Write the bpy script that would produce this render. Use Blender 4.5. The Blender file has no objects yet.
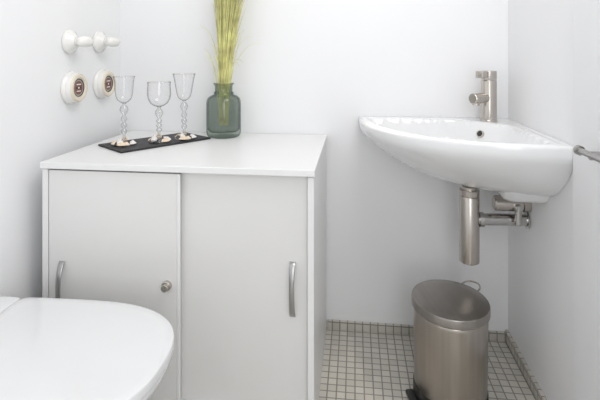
import bpy, bmesh, math, random
from mathutils import Vector, Matrix
random.seed(7)
scene = bpy.context.scene
scene.view_settings.view_transform = 'Standard'
scene.view_settings.look = 'None'
COL = scene.collection
pi = math.pi

# ---------------------------------------------------------------- materials
def mat(name, color, rough=0.5, metal=0.0, spec=0.5, noise=0.0, nscale=20, stretch=(1,1,1), bump=0.0, coat=0.0):
    m = bpy.data.materials.new(name); m.use_nodes = True
    nt = m.node_tree; b = nt.nodes['Principled BSDF']
    b.inputs['Roughness'].default_value = rough
    b.inputs['Metallic'].default_value = metal
    b.inputs['Specular IOR Level'].default_value = spec
    b.inputs['Coat Weight'].default_value = coat
    b.inputs['Base Color'].default_value = (*color, 1)
    tc = nt.nodes.new('ShaderNodeTexCoord'); mp = nt.nodes.new('ShaderNodeMapping')
    mp.inputs['Scale'].default_value = stretch
    n = nt.nodes.new('ShaderNodeTexNoise'); n.inputs['Scale'].default_value = nscale
    n.inputs['Detail'].default_value = 4
    nt.links.new(tc.outputs['Object'], mp.inputs['Vector']); nt.links.new(mp.outputs[0], n.inputs['Vector'])
    cr = nt.nodes.new('ShaderNodeValToRGB')
    cr.color_ramp.elements[0].position = .3; cr.color_ramp.elements[1].position = .7
    cr.color_ramp.elements[0].color = (*[max(0, c*(1-noise)) for c in color], 1)
    cr.color_ramp.elements[1].color = (*[min(1, c*(1+noise)) for c in color], 1)
    nt.links.new(n.outputs['Fac'], cr.inputs[0]); nt.links.new(cr.outputs[0], b.inputs['Base Color'])
    if bump > 0:
        bp = nt.nodes.new('ShaderNodeBump'); bp.inputs['Strength'].default_value = bump
        bp.inputs['Distance'].default_value = 0.002
        nt.links.new(n.outputs['Fac'], bp.inputs['Height']); nt.links.new(bp.outputs[0], b.inputs['Normal'])
    return m

M_wall = mat('wall_paint', (.892,.895,.905), .6, noise=.004, nscale=3)
M_ceil = mat('ceiling_paint', (.90,.90,.90), .8, noise=.01)
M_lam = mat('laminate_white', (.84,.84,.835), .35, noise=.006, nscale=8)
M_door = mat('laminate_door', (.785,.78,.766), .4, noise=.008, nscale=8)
M_cer = mat('ceramic_white', (.86,.865,.872), .08, spec=.6, noise=.003, coat=.5)
M_seat = mat('toilet_plastic', (.81,.815,.82), .12, noise=.003, coat=.3)
M_porc = mat('porcelain_switch', (.86,.85,.82), .15, noise=.01)
M_cream = mat('cream_ring', (.78,.71,.58), .25, noise=.02)
M_red = mat('socket_red', (.22,.08,.06), .3, noise=.2)
M_grey = mat('socket_grey', (.42,.38,.34), .3, noise=.05)
M_dark = mat('dark_plastic', (.012,.012,.012), .4, noise=.1)
M_hole = mat('hole_dark', (.03,.03,.03), .5)
M_steel = mat('brushed_steel', (.56,.52,.48), .26, 1.0, noise=.08, nscale=6, stretch=(30,30,.6))
M_satin = mat('satin_metal', (.46,.46,.455), .32, 1.0, noise=.03, nscale=6)
M_bar = mat('brushed_bar', (.42,.41,.40), .28, 1.0, noise=.03, nscale=6)
M_steelb = mat('brushed_steel_bin', (.48,.44,.40), .29, 1.0, noise=.07, nscale=5, stretch=(14,14,.5))
M_lid = mat('brushed_steel_lid', (.37,.345,.32), .30, 1.0, noise=.05, nscale=5, stretch=(1,14,1))
M_chrome = mat('chrome', (.56,.55,.54), .12, 1.0, noise=.02)
M_slate = mat('slate_black', (.022,.022,.025), .55, noise=.35, nscale=40, bump=.6)
M_shell = mat('shell_beige', (.80,.66,.50), .5, noise=.25, nscale=60, bump=.4)
M_shellw = mat('shell_white', (.85,.83,.80), .4, noise=.05, nscale=60)
M_grass = mat('grass_yellow', (.83,.76,.34), .6, noise=.3, nscale=25)
M_grass2 = mat('grass_green', (.58,.58,.25), .6, noise=.3, nscale=25)
M_line = mat('door_frame_paint', (.86,.865,.878), .5, noise=.006)

def glass(name, tint, edge, gloss=.5, power=3.0, f0=.05):
    m = bpy.data.materials.new(name); m.use_nodes = True
    nt = m.node_tree; nt.nodes.clear()
    out = nt.nodes.new('ShaderNodeOutputMaterial')
    tr = nt.nodes.new('ShaderNodeBsdfTransparent'); gl = nt.nodes.new('ShaderNodeBsdfGlossy')
    gl.inputs['Roughness'].default_value = .02
    lw = nt.nodes.new('ShaderNodeLayerWeight'); lw.inputs['Blend'].default_value = .3
    cr = nt.nodes.new('ShaderNodeValToRGB')
    cr.color_ramp.elements[0].color = (*tint, 1); cr.color_ramp.elements[1].color = (*edge, 1)
    cr.color_ramp.elements[0].position = .30; cr.color_ramp.elements[1].position = .90
    nt.links.new(lw.outputs['Facing'], cr.inputs[0]); nt.links.new(cr.outputs[0], tr.inputs[0])
    lw2 = nt.nodes.new('ShaderNodeLayerWeight'); lw2.inputs['Blend'].default_value = .5
    pw = nt.nodes.new('ShaderNodeMath'); pw.operation = 'POWER'; pw.inputs[1].default_value = power
    nt.links.new(lw2.outputs['Facing'], pw.inputs[0])
    mu = nt.nodes.new('ShaderNodeMath'); mu.operation = 'MULTIPLY_ADD'; mu.inputs[1].default_value = gloss; mu.inputs[2].default_value = f0
    nt.links.new(pw.outputs[0], mu.inputs[0])
    mx = nt.nodes.new('ShaderNodeMixShader')
    nt.links.new(mu.outputs[0], mx.inputs[0]); nt.links.new(tr.outputs[0], mx.inputs[1]); nt.links.new(gl.outputs[0], mx.inputs[2])
    nt.links.new(mx.outputs[0], out.inputs[0])
    return m
M_glass = glass('clear_glass', (.99,.99,.99), (.26,.28,.29), .35, 5, .07)
M_stem = glass('clear_glass_stem', (.93,.935,.94), (.25,.27,.28), .5, 3, .10)
M_vase = glass('smoky_green_glass', (.79,.82,.795), (.36,.41,.385), .22, 5, .04)

def tile_mat(name, side=None):
    m = bpy.data.materials.new(name); m.use_nodes = True
    nt = m.node_tree; b = nt.nodes['Principled BSDF']
    tc = nt.nodes.new('ShaderNodeTexCoord'); mp = nt.nodes.new('ShaderNodeMapping')
    if side:
        sp = nt.nodes.new('ShaderNodeSeparateXYZ'); cb = nt.nodes.new('ShaderNodeCombineXYZ')
        nt.links.new(tc.outputs['Object'], sp.inputs[0])
        nt.links.new(sp.outputs[side], cb.inputs['X']); nt.links.new(sp.outputs['Z'], cb.inputs['Y'])
        nt.links.new(cb.outputs[0], mp.inputs['Vector'])
    else: nt.links.new(tc.outputs['Object'], mp.inputs['Vector'])
    br = nt.nodes.new('ShaderNodeTexBrick')
    br.offset = 0; br.squash = 1
    W = .030
    br.inputs['Scale'].default_value = 1
    br.inputs['Brick Width'].default_value = W; br.inputs['Row Height'].default_value = W
    br.inputs['Mortar Size'].default_value = .0025; br.inputs['Mortar Smooth'].default_value = .3
    br.inputs['Color1'].default_value = (.62,.59,.535,1); br.inputs['Color2'].default_value = (.52,.495,.445,1)
    br.inputs['Mortar'].default_value = (.25,.235,.21,1)
    nt.links.new(mp.outputs[0], br.inputs['Vector'])
    nt.links.new(br.outputs['Color'], b.inputs['Base Color'])
    b.inputs['Roughness'].default_value = .3
    bp = nt.nodes.new('ShaderNodeBump'); bp.inputs['Strength'].default_value = .5; bp.inputs['Distance'].default_value = .001
    bp.invert = True
    nt.links.new(br.outputs['Fac'], bp.inputs['Height']); nt.links.new(bp.outputs[0], b.inputs['Normal'])
    return m
M_tile = tile_mat('mosaic_tile'); M_tiles = tile_mat('mosaic_skirting', 'Y'); M_tilesb = tile_mat('mosaic_skirting_back', 'X')

# ---------------------------------------------------------------- helpers
def link(o, parent=None, loc=(0,0,0)):
    COL.objects.link(o); o.location = loc
    if parent: o.parent = parent
    return o
def mesh_obj(name, bm, material, parent=None, loc=(0,0,0), smooth=True, angle=35):
    bmesh.ops.recalc_face_normals(bm, faces=bm.faces)
    me = bpy.data.meshes.new(name); bm.to_mesh(me); bm.free()
    mats = material if isinstance(material, (list, tuple)) else [material]
    for mm in mats: me.materials.append(mm)
    if smooth:
        for p in me.polygons: p.use_smooth = True
        me.set_sharp_from_angle(angle=math.radians(angle))
    o = bpy.data.objects.new(name, me)
    return link(o, parent, loc)
def empty(name, loc, label, cat, group=None):
    o = bpy.data.objects.new(name, None); o.empty_display_size = .05
    link(o, None, loc); o['label'] = label; o['category'] = cat
    if group: o['group'] = group
    return o
def box(bm, lo, hi, bev=0.0, seg=3, mi=0):
    c = [(a+b)/2 for a, b in zip(lo, hi)]; s = [b-a for a, b in zip(lo, hi)]
    r = bmesh.ops.create_cube(bm, size=1, matrix=Matrix.Translation(c) @ Matrix.Diagonal((*s, 1)))
    vs = r['verts']; fs = list({f for v in vs for f in v.link_faces})
    for f in fs: f.material_index = mi
    if bev > 0:
        es = list({e for v in vs for e in v.link_edges})
        bmesh.ops.bevel(bm, geom=es, offset=bev, segments=seg, profile=.5, affect='EDGES')
def lathe(bm, prof, seg=48, mtx=Matrix.Identity(4), mi=0, sx=1, sy=1):
    rings = []
    for r, z in prof:
        if r < 1e-6: rings.append([bm.verts.new(mtx @ Vector((0,0,z)))])
        else: rings.append([bm.verts.new(mtx @ Vector((sx*r*math.cos(2*pi*i/seg), sy*r*math.sin(2*pi*i/seg), z))) for i in range(seg)])
    for a, b in zip(rings, rings[1:]):
        for i in range(seg):
            j = (i+1) % seg
            if len(a) == 1 and len(b) == 1: continue
            if len(a) == 1: f = bm.faces.new((a[0], b[j], b[i]))
            elif len(b) == 1: f = bm.faces.new((a[i], a[j], b[0]))
            else: f = bm.faces.new((a[i], a[j], b[j], b[i]))
            f.material_index = mi
def tube(bm, pts, rad, seg=12, cap=True):
    pts = [Vector(p) for p in pts]; n = len(pts)
    rads = rad if isinstance(rad, (list, tuple)) else [rad]*n
    rings = []; prev = None
    for i, p in enumerate(pts):
        t = (pts[min(i+1, n-1)] - pts[max(i-1, 0)]).normalized()
        if prev is None:
            up = Vector((0,0,1)) if abs(t.z) < .9 else Vector((1,0,0))
            a = t.cross(up).normalized()
        else: a = (prev - t*prev.dot(t)).normalized()
        prev = a; b = t.cross(a)
        rings.append([bm.verts.new(p + rads[i]*(math.cos(2*pi*k/seg)*a + math.sin(2*pi*k/seg)*b)) for k in range(seg)])
    for a, b in zip(rings, rings[1:]):
        for k in range(seg):
            bm.faces.new((a[k], a[(k+1)%seg], b[(k+1)%seg], b[k]))
    if cap:
        bm.faces.new(rings[0]); bm.faces.new(rings[-1])
def axis_m(origin, direction):
    return Matrix.Translation(origin) @ Vector(direction).normalized().to_track_quat('Z', 'Y').to_matrix().to_4x4()
def cyl(bm, p0, p1, r, bev=.0015, seg=32, mi=0):
    p0 = Vector(p0); p1 = Vector(p1); L = (p1-p0).length
    lathe(bm, [(0,0),(r-bev,0),(r,bev),(r,L-bev),(r-bev,L),(0,L)], seg, axis_m(p0, p1-p0), mi)
def struct(name, lo, hi, m, bev=0):
    bm = bmesh.new(); box(bm, lo, hi, bev)
    o = mesh_obj(name, bm, m, smooth=False); o['kind'] = 'structure'; return o

# ---------------------------------------------------------------- room
XL, XR, YB, YF, ZC = -.99, .584, 1.85, -.7, 2.35
ZF = -.028
struct('floor', (XL-.1, YF, -.13), (XR+.1, YB+.1, ZF), M_tile)
struct('wall_back', (XL-.1, YB, ZF), (XR+.1, YB+.1, ZC), M_wall)
struct('wall_left', (XL-.1, YF, ZF), (XL, YB, ZC), M_wall)
struct('wall_right', (XR, YF, ZF), (XR+.1, YB, ZC), M_wall)
struct('ceiling', (XL-.1, YF, ZC), (XR+.1, YB+.1, ZC+.1), M_ceil)
struct('trim_1', (XR-.012, YF, ZF), (XR, 1.296, ZC), M_line, .003)
struct('baseboard_right', (XR-.012, 1.298, ZF), (XR, YB, .012), M_tiles, .001)
struct('baseboard_back', (-.11, YB-.012, ZF), (XR-.012, YB, .004), M_tilesb, .001)

# ---------------------------------------------------------------- cabinet
CX0, CX1, CY0, CY1, CH = -.935, -.114, 1.279, 1.837, .746
cab = empty('cabinet', ((CX0+CX1)/2, (CY0+CY1)/2, 0), 'white laminate cabinet with two sliding doors against the wall', 'cabinet')
ox, oy = cab.location.x, cab.location.y
def L(x, y, z): return (x-ox, y-oy, z)
bm = bmesh.new()
T = .018
box(bm, L(CX0, CY0+.004, ZF), L(CX0+T, CY1, CH-.022), .001)
box(bm, L(CX1-T, CY0+.004, ZF), L(CX1, CY1, CH-.022), .001)
box(bm, L(CX0+T, CY0+.03, .05), L(CX1-T, CY1, .068), 0)
box(bm, L(CX0+T, CY1-.01, .05), L(CX1-T, CY1, CH-.022), 0)
box(bm, L(CX0+T, CY0+.01, ZF), L(CX1-T, CY0+.03, .05), 0)
mesh_obj('cabinet_body', bm, M_lam, cab, smooth=False)
bm = bmesh.new(); box(bm, L(CX0-.003, CY0-.004, CH-.019), L(CX1+.003, CY1+.010, CH), .002)
mesh_obj('cabinet_top', bm, M_lam, cab, smooth=False)
XM = -.513
def make_door(x0, x1, yf, hx, hz0, lock):
    bm = bmesh.new(); box(bm, L(x0, yf, .056), L(x1, yf+.016, CH-.025), .0015)
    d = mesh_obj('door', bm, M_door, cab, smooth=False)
    hz1 = hz0+.150
    bm = bmesh.new(); n = 24; outer = []
    for i in range(n+1):
        t = i/n; z = hz0-.004+(hz1-hz0+.008)*t
        yo = yf-.002-.024*math.sin(pi*t)**.55; yi = min(yf+.001, yo+.006)
        w = .0085-.0015*math.sin(pi*t)
        outer.append([bm.verts.new(L(hx-w, yi, z)), bm.verts.new(L(hx-w, yo+.002, z)), bm.verts.new(L(hx-w*.6, yo, z)),
                      bm.verts.new(L(hx+w*.6, yo, z)), bm.verts.new(L(hx+w, yo+.002, z)), bm.verts.new(L(hx+w, yi, z))])
    for a, b in zip(outer, outer[1:]):
        for k in range(6): bm.faces.new((a[k], a[(k+1)%6], b[(k+1)%6], b[k]))
    bm.faces.new(outer[0]); bm.faces.new(outer[-1])
    h = mesh_obj('handle', bm, M_satin, d, angle=50); h['label'] = 'arched satin grey handle'
    if lock:
        lx, lz = XM-.030, .397
        bm = bmesh.new(); cyl(bm, L(lx, yf+.001, lz), L(lx, yf-.012, lz), .014, .002)
        cyl(bm, L(lx, yf-.011, lz), L(lx, yf-.024, lz), .010, .001)
        box(bm, L(lx-.001, yf-.0245, lz-.005), L(lx+.001, yf-.0235, lz+.005))
        k = mesh_obj('lock', bm, M_steel, d); k['label'] = 'round metal key lock'
    return d
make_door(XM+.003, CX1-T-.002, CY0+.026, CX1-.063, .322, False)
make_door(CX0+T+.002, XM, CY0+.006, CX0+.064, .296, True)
bm = bmesh.new(); box(bm, L(XM+.0005, CY0+.004, .056), L(XM+.009, CY0+.012, CH-.025), .001)
mesh_obj('door_edge_strip', bm, M_lam, cab, smooth=False)

# ---------------------------------------------------------------- corner sink
SZ = .823; LU, LV, N = .568, .552, 2.45
sink = empty('corner_sink', (XR, YB, SZ), 'white ceramic corner washbasin mounted on the walls', 'sink')
def R(t):
    c, s = max(math.cos(t), 1e-9), max(math.sin(t), 1e-9)
    return ((c/LU)**N + (s/LV)**N)**(-1/N)
def smin(a, b, k=.035):
    h = max(k-abs(a-b), 0)/k
    return min(a, b) - h*h*h*k/6
NT, NS = 96, 84
bm = bmesh.new()
ctr = bm.verts.new((-.001, -.001, 0))
rings = []
for j in range(1, NS+1):
    s = j/NS; ring = []
    for i in range(NT+1):
        t = i/NT*pi/2; r = R(t); rho = r*s*.988
        u, v = rho*math.cos(t), rho*math.sin(t)
        e = r*.988 - rho - .028
        m = smin(smin(e, u-.055), smin(v-.055, (u+v)/1.4142-.185))
        x = max(0, min(1, m/.12)); z = -.135*(1-(1-x)**2.6)
        ring.append(bm.verts.new((-u-.001, -v-.001, z + .003*max(0, 1-abs(m+.016)/.018))))
    rings.append(ring)
for i in range(NT): bm.faces.new((ctr, rings[0][i], rings[0][i+1]))
prof = [(.988,0,.988),(.996,-.002,.996),(.9995,-.005,.9995),(1.0,-.010,1.0),(1.0,-.026,1.0),(.994,-.038,.996),(.978,-.050,.984),(.954,-.064,.966),
 (.922,-.080,.944),(.884,-.097,.918),(.838,-.115,.888),(.786,-.132,.854),(.730,-.149,.816),(.670,-.164,.776),(.610,-.176,.734),(.556,-.185,.694),(.51,-.192,.656),(.47,-.197,.62),(.43,-.2005,.58),(.38,-.203,.54),(.2,-.204,.3)]
for ka, z, kb in prof[1:]:
    ring = []
    for i in range(NT+1):
        t = i/NT*pi/2; w = (i/NT)**1.4; k = ka*(1-w)+kb*w
        ring.append(bm.verts.new((-R(t)*k*math.cos(t)-.001, -R(t)*k*math.sin(t)-.001, z)))
    rings.append(ring)
for a, b in zip(rings, rings[1:]):
    for i in range(NT): bm.faces.new((a[i], a[i+1], b[i+1], b[i]))
cb = bm.verts.new((-.001, -.001, -.204))
for i in range(NT): bm.faces.new((cb, rings[-1][i], rings[-1][i+1]))
for idx in (0, NT):
    loop = [ctr] + [r[idx] for r in rings] + [cb]
    bm.faces.new(loop)
mesh_obj('basin', bm, M_cer, sink, angle=50)
bm = bmesh.new()
secs = []
for z, uu, v0, v1 in ((-.10,.136,.02,.440),(-.15,.130,.02,.412),(-.180,.126,.02,.390),(-.200,.122,.022,.372),(-.210,.117,.028,.360),(-.2155,.108,.036,.346),(-.218,.094,.045,.330)):
    ring = []; rc = .03
    pts = [(0,v0),(0,v1)]
    for i in range(9):
        a = pi/2*i/8; pts.append((uu-rc+rc*math.sin(a), v1-rc+rc*math.cos(a)))
    pts.append((uu, v0))
    secs.append([bm.verts.new((-x-.001, -y, z)) for x, y in pts])
for a, b in zip(secs, secs[1:]):
    n = len(a)
    for i in range(n): bm.faces.new((a[i], a[(i+1)%n], b[(i+1)%n], b[i]))
bm.faces.new(secs[0]); bm.faces.new(secs[-1])
mesh_obj('basin_foot', bm, M_cer, sink, angle=50)
bm = bmesh.new()
c = Vector((-.141, -.147, -.0375)); nrm = Vector((-.65,-.65,.385))
lathe(bm, [(0,.0042),(.010,.0042)], 24, axis_m(c, nrm), 1)
lathe(bm, [(.0095,.0040),(.0105,.0055),(.0125,.0055),(.014,-.004)], 24, axis_m(c, nrm), 0)
mesh_obj('overflow', bm, [M_steel, M_hole], sink)
bm = bmesh.new()
lathe(bm, [(0,.004),(.018,.004),(.02,.003),(.022,0)], 32, Matrix.Translation((-.215,-.215,-.134)))
mesh_obj('drain', bm, M_chrome, sink)

# faucet
fx, fy = .490, 1.768
fau = empty('faucet', (fx, fy, SZ), 'brushed steel single lever tap on the corner basin', 'faucet')
bm = bmesh.new()
lathe(bm, [(0,-.001),(.029,-.001),(.030,0),(.030,.004),(.0285,.006),(.0275,.007),(.0275,.149),(.0265,.151),(0,.151)], 48)
mesh_obj('faucet_body', bm, M_steel, fau)
dv = Vector((-.80,-.60,0)).normalized()
bm = bmesh.new()
cyl(bm, dv*.015+Vector((0,0,.086)), dv*.088+Vector((0,0,.086)), .019, .002)
cyl(bm, dv*.070+Vector((0,0,.072)), dv*.070+Vector((0,0,.062)), .013, .001)
mesh_obj('spout', bm, M_steel, fau)
bm = bmesh.new()
lathe(bm, [(0,.1535),(.0270,.1535),(.0275,.155),(.0275,.183),(.026,.185),(0,.185)], 48)
bmt = bmesh.new(); box(bmt, (-.0125,-.0155,.0), (.0125,.0155,.054), .002)
mm = Matrix.Translation((0,0,.172)) @ Matrix.Rotation(math.atan2(dv.y, dv.x), 4, 'Z') @ Matrix.Rotation(pi/2, 4, 'Y')
bmt.transform(mm); tmp = bpy.data.meshes.new('t'); bmt.to_mesh(tmp); bmt.free(); bm.from_mesh(tmp)
mesh_obj('lever', bm, M_steel, fau)

# ---------------------------------------------------------------- trap and pipes
tx, ty = .388, 1.63
trap = empty('bottle_trap', (tx, ty, .36), 'brushed steel bottle trap below the corner basin', 'drain pipe')
bm = bmesh.new()
lathe(bm, [(0,0),(.029,0),(.0325,.003),(.033,.006),(.033,.222),(.031,.226),(.0,.226)], 40)
mesh_obj('trap_cup', bm, M_steel, trap)
bm = bmesh.new(); cyl(bm, (0,0,.222), (0,0,.2585), .025)
lathe(bm, [(.02,.228),(.0325,.228),(.033,.230),(.033,.246),(.031,.248),(.02,.248)], 40)
mesh_obj('trap_neck', bm, M_steel, trap)
bm = bmesh.new()
pz = .146
tube(bm, [(.02,0,pz),(.08,.006,pz),(.13,.010,pz),(XR-tx-.004,.012,pz)], .0195, 24)
lathe(bm, [(.014,0),(.0245,.001),(.0245,.016),(.014,.017)], 32, axis_m((.030,0,pz), (1,.05,0)))
lathe(bm, [(.014,0),(.027,.002),(.027,.008),(.014,.009)], 32, axis_m((XR-tx-.010,.012,pz), (1,0,0)))
mesh_obj('outlet_pipe', bm, M_chrome, trap)
valve = empty('stop_valve', (XR+.001, 1.635, .563), 'brushed steel stop valve on the wall under the basin', 'valve')
bm = bmesh.new()
cyl(bm, (0,0,0), (-.024,0,0), .0275, .002)
cyl(bm, (-.022,0,0), (-.116,0,0), .0255, .004)
mesh_obj('valve_body', bm, M_steel, valve)
bm = bmesh.new(); cyl(bm, (-.046,-.030,0), (-.046,-.030,-.062), .0115, .002); cyl(bm, (-.046,-.018,-.006), (-.046,-.041,-.006), .012, .002)
mesh_obj('valve_spindle', bm, M_chrome, valve)

# ---------------------------------------------------------------- towel bar
tb = empty('towel_bar', (XR-.012, 1.0, .840), 'brushed grey steel towel bar mounted on the wall', 'towel bar')
bm = bmesh.new(); cyl(bm, (-.040,.175,0), (-.040,-.05,0), .0075, .001)
lathe(bm, [(0,-.001),(.011,-.001),(.0115,0),(.0115,.011),(.010,.012),(0,.012)], 32, axis_m((-.040,.165,0), (0,1,0)))
mesh_obj('bar', bm, M_bar, tb)
bm = bmesh.new(); cyl(bm, (0,.11,0), (-.046,.11,0), .010, .001)
lathe(bm, [(0,-.001),(.018,-.001),(.018,.005),(.016,.007),(0,.007)], 32, axis_m((0,.11,0), (-1,0,0)))
mesh_obj('bar_post', bm, M_bar, tb)

# ---------------------------------------------------------------- pedal bin
bin_ = empty('pedal_bin', (.297, 1.497, ZF), 'brushed stainless steel pedal bin on the tiled floor', 'trash bin')
bin_.rotation_euler = (0,0,math.radians(-76))
SX, SY = 1.02, .955
bm = bmesh.new()
lathe(bm, [(0,.058),(.1115,.058),(.1135,.061),(.1165,.285),(.1165,.294),(.1155,.296),(.112,.296),(.112,.300),(0,.300)], 72, sx=SX, sy=SY)
mesh_obj('bin_body', bm, M_steelb, bin_)
bm = bmesh.new()
lathe(bm, [(0,.0),(.113,.0),(.117,.003),(.1165,.056),(.113,.062),(0,.062)], 72, sx=SX, sy=SY)
mesh_obj('bin_base', bm, M_dark, bin_)['label'] = 'black plastic base'
bm = bmesh.new()
lathe(bm, [(0,.300),(.1195,.300),(.1225,.302),(.1225,.323),(.121,.3265),(.118,.3275),(.114,.3270),(.112,.3280),(.085,.3305),(.05,.332),(0,.333)], 72, sx=SX, sy=SY)
mesh_obj('bin_lid', bm, M_lid, bin_)
bm = bmesh.new()
pts = []
for i in range(13):
    a = pi*i/12; pts.append((.030*math.cos(a), .120+.040*math.sin(a)**.8, .320+.006*math.sin(a)))
pts = [(.030,.110,.314)] + pts + [(-.030,.110,.314)]
tube(bm, pts, .0028, 10); bm.transform(Matrix.Rotation(math.radians(34), 4, 'Z'))
mesh_obj('bin_handle', bm, M_steel, bin_)['label'] = 'thin wire handle'
bm = bmesh.new(); box(bm, (-.034,-.134,.016), (.034,-.108,.030), .004)
mesh_obj('pedal', bm, M_dark, bin_)['label'] = 'black plastic pedal'

# ---------------------------------------------------------------- toilet
TY = .930
toi = empty('toilet', (-.887, TY, ZF), 'white ceramic toilet with closed lid beside the cabinet', 'toilet')
def dshape(x0, x1, hw, n=40, e=2.5):
    rc = .025; pts = []
    for i in range(7):
        a = pi/2*i/6; pts.append((x0+rc-rc*math.cos(a), -(hw*.97-rc+rc*math.sin(a))))
    cxm = x0+(x1-x0)*.42
    for i in range(1, 8):
        t = i/8; pts.append((x0+rc+(cxm-x0-rc)*t, -(hw*.97+hw*.03*math.sin(t*pi/2))))
    for i in range(n+1):
        a = -pi/2+pi*i/n; c, s = math.cos(a), math.sin(a)
        pts.append((cxm+(x1-cxm)*abs(c)**(2/e), hw*math.copysign(abs(s)**(2/e), s)))
    other = [(x, -y) for x, y in pts[:14]][::-1]
    return pts + other
def loft(bm, sections, cap=True):
    rings = [[bm.verts.new((x, y, z-ZF if z > 0 else 0)) for x, y in pts] for pts, z in sections]
    n = len(rings[0])
    for a, b in zip(rings, rings[1:]):
        for i in range(n): bm.faces.new((a[i], a[(i+1)%n], b[(i+1)%n], b[i]))
    if cap: bm.faces.new(rings[0]); bm.faces.new(rings[-1])
def sec(ins, z, x0=.003, x1=.486, hw=.213): return (dshape(x0+ins, x1-ins, hw-ins), z)
bm = bmesh.new()
loft(bm, [sec(.003,.400), sec(0,.402), sec(0,.4175), sec(.001,.4195), sec(.003,.4205), sec(.02,.4208), sec(.06,.421), sec(.12,.421)])
mesh_obj('toilet_lid', bm, M_seat, toi, angle=50)
bm = bmesh.new()
loft(bm, [sec(.008,.378), sec(.005,.380), sec(.004,.390), sec(.005,.395), sec(.010,.398)])
mesh_obj('toilet_seat', bm, M_seat, toi, angle=60)
bm = bmesh.new()
loft(bm, [(dshape(.0,.30,.13),.0), (dshape(.0,.30,.132),.05), (dshape(.0,.33,.14),.13), (dshape(.0,.38,.160),.22), (dshape(.0,.425,.180),.30), (dshape(.0,.447,.190),.335), (dshape(.0,.458,.196),.362), (dshape(.0,.456,.194),.376)])
mesh_obj('toilet_bowl', bm, M_cer, toi, angle=60)
bm = bmesh.new(); box(bm, (-.100,-.205,0), (-.001,.205,.420-ZF), .006)
mesh_obj('toilet_back', bm, M_cer, toi)

# ---------------------------------------------------------------- slate tray
sl = bmesh.new(); box(sl, (-.175,-.089,0), (.175,.089,.006), .001)
for v in sl.verts: v.co.x += random.uniform(-.001,.001); v.co.y += random.uniform(-.001,.001)
tray = mesh_obj('slate_tray', sl, M_slate, None, (-.7215,1.6105,CH+.0005), smooth=False)
tray.rotation_euler = (0,0,math.radians(53)); tray['label'] = 'black slate serving board on the cabinet top'; tray['category'] = 'tray'
ZT = CH+.007

# ---------------------------------------------------------------- decorated glasses
def goblet(x, y, h, bowl_r, bowl_h, kind, label):
    g = empty('stemmed_glass', (x, y, ZT), label, 'glass', 'decorated glasses on the slate board')
    bz = h-bowl_h
    bm = bmesh.new()
    if kind == 'tulip': shp = [(.05,0),(.35,.03),(.62,.12),(.78,.28),(.84,.45),(.87,.65),(.92,.85),(1.0,1.0)]
    elif kind == 'round': shp = [(.05,0),(.4,.03),(.72,.14),(.92,.32),(.99,.5),(.98,.7),(.95,.85),(.96,1.0)]
    else: shp = [(.05,0),(.35,.03),(.55,.12),(.68,.3),(.76,.5),(.84,.7),(.93,.88),(1.0,1.0)]
    prof = [(r*bowl_r, bz+t*bowl_h) for r, t in shp]
    lathe(bm, prof, 48)
    lathe(bm, [(bowl_r*shp[-1][0]+.0012*math.cos(a*pi/4), h+.0012*math.sin(a*pi/4)) for a in range(9)], 48)
    mesh_obj('bowl', bm, M_glass, g, angle=60)
    bm = bmesh.new()
    k1 = bz-.028
    sp = [(0,.004),(.012,.005),(.007,.014),(.005,.026),(.0045,.034)]
    z0 = .036; nb = 3; step = (k1-.016-z0)/nb
    for b in range(nb):
        for f, r in ((0,.0045),(.25,.0085),(.5,.0105),(.75,.0085)): sp.append((r, z0+(b+f)*step))
    sp += [(.0055,k1-.014),(.010,k1-.006),(.0145,k1+.005),(.011,k1+.016),(.006,k1+.021),(.005,k1+.025),(.010,bz+.0005),(0,bz+.001)]
    lathe(bm, sp, 28)
    mesh_obj('stem', bm, M_stem, g)
    bm = bmesh.new()
    lathe(bm, [(0,0),(.033,0),(.034,.0012),(.028,.003),(.014,.0055),(0,.0075)], 40)
    mesh_obj('foot', bm, M_stem, g)
    for q in range(5):
        a = q*2*pi/5+random.random(); rr = .020
        bm = bmesh.new()
        sx = random.uniform(.014,.018)
        if q % 2 == 0:
            nn = 18; ring = []; mid = []
            c0 = bm.verts.new((0,0,0.004))
            for i in range(nn+1):
                th = -1.25+2.5*i/nn; r = sx*(1.4+.08*(i % 2))
                ring.append(bm.verts.new((r*math.cos(th), r*math.sin(th), .001+.0012*(i % 2))))
            for i in range(nn+1):
                th = -1.25+2.5*i/nn; r = sx*.8
                mid.append(bm.verts.new((r*math.cos(th), r*math.sin(th), .010+.0015*(i % 2))))
            for i in range(nn):
                bm.faces.new((ring[i], ring[i+1], mid[i+1], mid[i])); bm.faces.new((mid[i], mid[i+1], c0))
        else:
            pts = []; rad = []
            for i in range(40):
                t = i/39; th = t*5*pi; r = .008*(1-t)
                pts.append((r*math.cos(th), r*math.sin(th), .006+.020*t)); rad.append(.006*(1-t)+.0006)
            tube(bm, pts, rad, 8)
        bm.transform(Matrix.Translation((rr*math.cos(a), rr*math.sin(a), .004)) @ Matrix.Rotation(a, 4, 'Z'))
        mesh_obj('seashell', bm, M_shell if q % 3 else M_shellw, g)
    return g
goblet(-.800, 1.52, .238, .036, .092, 'tulip', 'clear stemmed glass with seashell foot, tulip bowl')
goblet(-.702, 1.588, .215, .042, .088, 'round', 'clear stemmed glass with seashell foot, short round bowl')
goblet(-.634, 1.655, .242, .041, .098, 'flute', 'clear stemmed glass with seashell foot, tall flared bowl')

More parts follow.
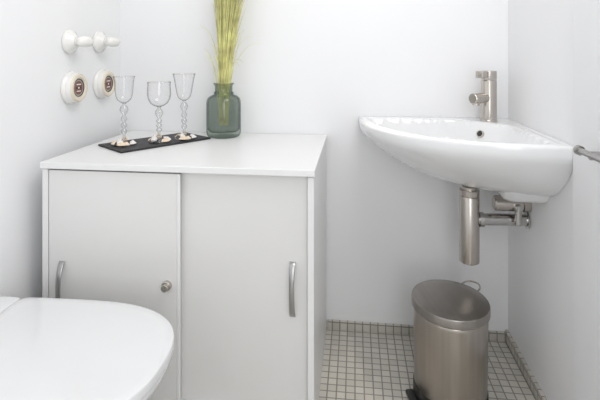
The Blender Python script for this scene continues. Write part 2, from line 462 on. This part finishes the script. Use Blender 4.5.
# ---------------------------------------------------------------- vase
vx, vy = -.512, 1.758
vase = empty('glass_vase', (vx, vy, CH+.001), 'smoky green glass bottle vase on the cabinet top', 'vase')
bm = bmesh.new()
op = [(0,0),(.054,0),(.061,.003),(.0655,.010),(.067,.022),(.067,.126),(.066,.139),(.062,.150),(.053,.158),(.042,.163),(.036,.167),(.034,.174),(.034,.196),(.036,.202),(.040,.205),(.040,.209)]
ip = [(.036,.209),(.033,.203),(.031,.197),(.031,.173),(.033,.164),(.041,.159),(.052,.154),(.059,.147),(.062,.137),(.063,.124),(.063,.030),(.055,.021),(0,.018)]
lathe(bm, op+ip, 64)
mesh_obj('vase_body', bm, M_vase, vase, angle=50)
bm = bmesh.new()
lathe(bm, [(.034,.168),(.038,.168),(.039,.171),(.038,.174),(.034,.174)], 48)
mesh_obj('neck_ring', bm, M_vase, vase)

# grass
bm = bmesh.new()
for q in range(400):
    a = random.uniform(0, 2*pi); k = math.sqrt(random.random())
    b0 = Vector((.018*k*math.cos(a), .018*k*math.sin(a), 0))
    a2 = a + random.uniform(-.7,.7)
    H = random.uniform(.42,.68) if q % 4 else random.uniform(.22,.45)
    spread = (.064*k+random.uniform(0,.022))*(H/.6)
    lean = Vector((.034*(H/.6), 0, 0))
    wild = 1.0 if q % 16 else random.uniform(1.8,3.4)
    n = 9; pts = []; rad = []
    low = -.12 if q % 14 == 0 else -.005
    for i in range(n+1):
        t = i/n
        off = Vector((math.cos(a2), math.sin(a2)*.8, 0))*spread*wild*t**1.5 + lean*t**1.4
        pts.append(b0*(1-.2*t) + off + Vector((0,0,low+(H-low)*t - .05*wild*t**3)))
        rad.append(.0010*(1-t*.8)+.0002)
    s = len(bm.faces); tube(bm, pts, rad, 4, False)
    bm.faces.ensure_lookup_table()
    if q % 3 == 0:
        for f in bm.faces[s:]: f.material_index = 1
for v in bm.verts: v.co.y = min(v.co.y, YB-vy-.008)
gr = mesh_obj('ornamental_grass', bm, [M_grass, M_grass2], None, (vx, vy, CH+.165), smooth=False)
gr['label'] = 'bunch of yellow-green dried grass standing in the vase'; gr['category'] = 'dried grass'

# ---------------------------------------------------------------- porcelain sockets and switches on left wall
def socket(y, z):
    s = empty('wall_socket', (XL, y, z), 'round white porcelain socket on the wall', 'socket', 'porcelain sockets on the wall')
    A = axis_m((0,0,0), (1,0,0))
    bm = bmesh.new(); lathe(bm, [(0,.0005),(.056,.0005),(.058,.003),(.058,.008),(.055,.012),(.053,.014),(.052,.026),(.049,.032),(.042,.034),(.034,.034),(.031,.030),(0,.029)], 56, A)
    mesh_obj('socket_base', bm, M_porc, s)
    bm = bmesh.new(); lathe(bm, [(.050,.031),(.046,.0365),(.037,.0365),(.032,.0325)], 56, A)
    mesh_obj('socket_ring', bm, M_cream, s)['label'] = 'cream ring'
    bm = bmesh.new(); lathe(bm, [(.024,.0305),(.029,.0305),(.0315,.0325)], 48, A, 3)
    lathe(bm, [(0,.0300),(.024,.0305)], 48, A, 0)
    lathe(bm, [(.0285,.0308),(.0295,.0330),(.0305,.0330),(.031,.0308)], 48, A, 2)
    for dy in (-.009, .009): lathe(bm, [(0,.0322),(.0035,.0322),(.0035,.0300)], 16, axis_m((0,dy,0), (1,0,0)), 2)
    box(bm, (.0300,-.004,-.0025), (.0320,.004,.0025), 0, mi=1)
    box(bm, (.0300,-.012,.010), (.0320,.012,.0135), 0, mi=1); box(bm, (.0300,-.010,-.0135), (.0320,.010,-.010), 0, mi=1)
    mesh_obj('socket_face', bm, [M_red, M_porc, M_hole, M_grey], s)['label'] = 'grey and reddish brown round centre'
socket(1.505, .952); socket(1.700, .953)
def switch(y, z):
    s = empty('wall_switch', (XL, y, z), 'white porcelain rotary switch on the wall', 'light switch', 'porcelain rotary switches on the wall')
    A = axis_m((0,0,0), (1,0,0))
    bm = bmesh.new(); lathe(bm, [(0,.0005),(.040,.0005),(.042,.003),(.042,.008),(.039,.013),(.030,.020),(.023,.028),(.019,.032),(0,.034)], 48, A)
    mesh_obj('switch_plate', bm, M_porc, s)
    bm = bmesh.new(); lathe(bm, [(0,.030),(.013,.031),(.012,.040),(.012,.048),(0,.050)], 32, A)
    r = bmesh.ops.create_uvsphere(bm, u_segments=32, v_segments=20, radius=1)
    for v in r['verts']:
        x, y_, z_ = v.co
        pinch = 1 + .3*abs(y_)**2
        v.co = Vector((.061+.021*x, .039*y_, .0195*z_*pinch))
    mesh_obj('switch_handle', bm, M_porc, s)
switch(1.495, 1.113); switch(1.680, 1.117)

# ---------------------------------------------------------------- lights
def area(name, loc, rot, sx, sy, e, col=(1,1,1)):
    l = bpy.data.lights.new(name, 'AREA'); l.shape = 'RECTANGLE'; l.size = sx; l.size_y = sy; l.energy = e; l.color = col
    o = bpy.data.objects.new(name, l); link(o, None, loc); o.rotation_euler = rot; return o
area('ceiling_light', (.20, .88, ZC-.12), (0,math.radians(26),0), .7, 1.0, 10.3, (1,.99,.978))
area('front_fill_light', (.34, YF+.05, 1.30), (math.radians(88),0,math.radians(46)), .9, 1.7, 12.5, (.99,.993,1))  # added fill panel at the open front, turned to brighten the left wall
sp = bpy.data.lights.new('warm_downlight', 'SPOT'); sp.energy = 36; sp.spot_size = math.radians(15); sp.spot_blend = 1; sp.color = (1,.90,.76); sp.shadow_soft_size = .03
so = bpy.data.objects.new('warm_downlight', sp); link(so, None, (.10, 1.55, ZC-.02)); so.rotation_euler = (0,0,0)
w = bpy.data.worlds.new('world'); scene.world = w; w.use_nodes = True
w.node_tree.nodes['Background'].inputs[0].default_value = (.96,.978,1,1)
w.node_tree.nodes['Background'].inputs[1].default_value = .85

# ---------------------------------------------------------------- camera
cd = bpy.data.cameras.new('camera'); cam = bpy.data.objects.new('camera', cd); link(cam, None, (0,0,1.07))
cd.sensor_width = 36; cd.lens = 460*36/600; cd.shift_y = -146/600; cd.clip_start = .02
cam.rotation_euler = (pi/2, 0, math.atan(55/460))
scene.camera = cam
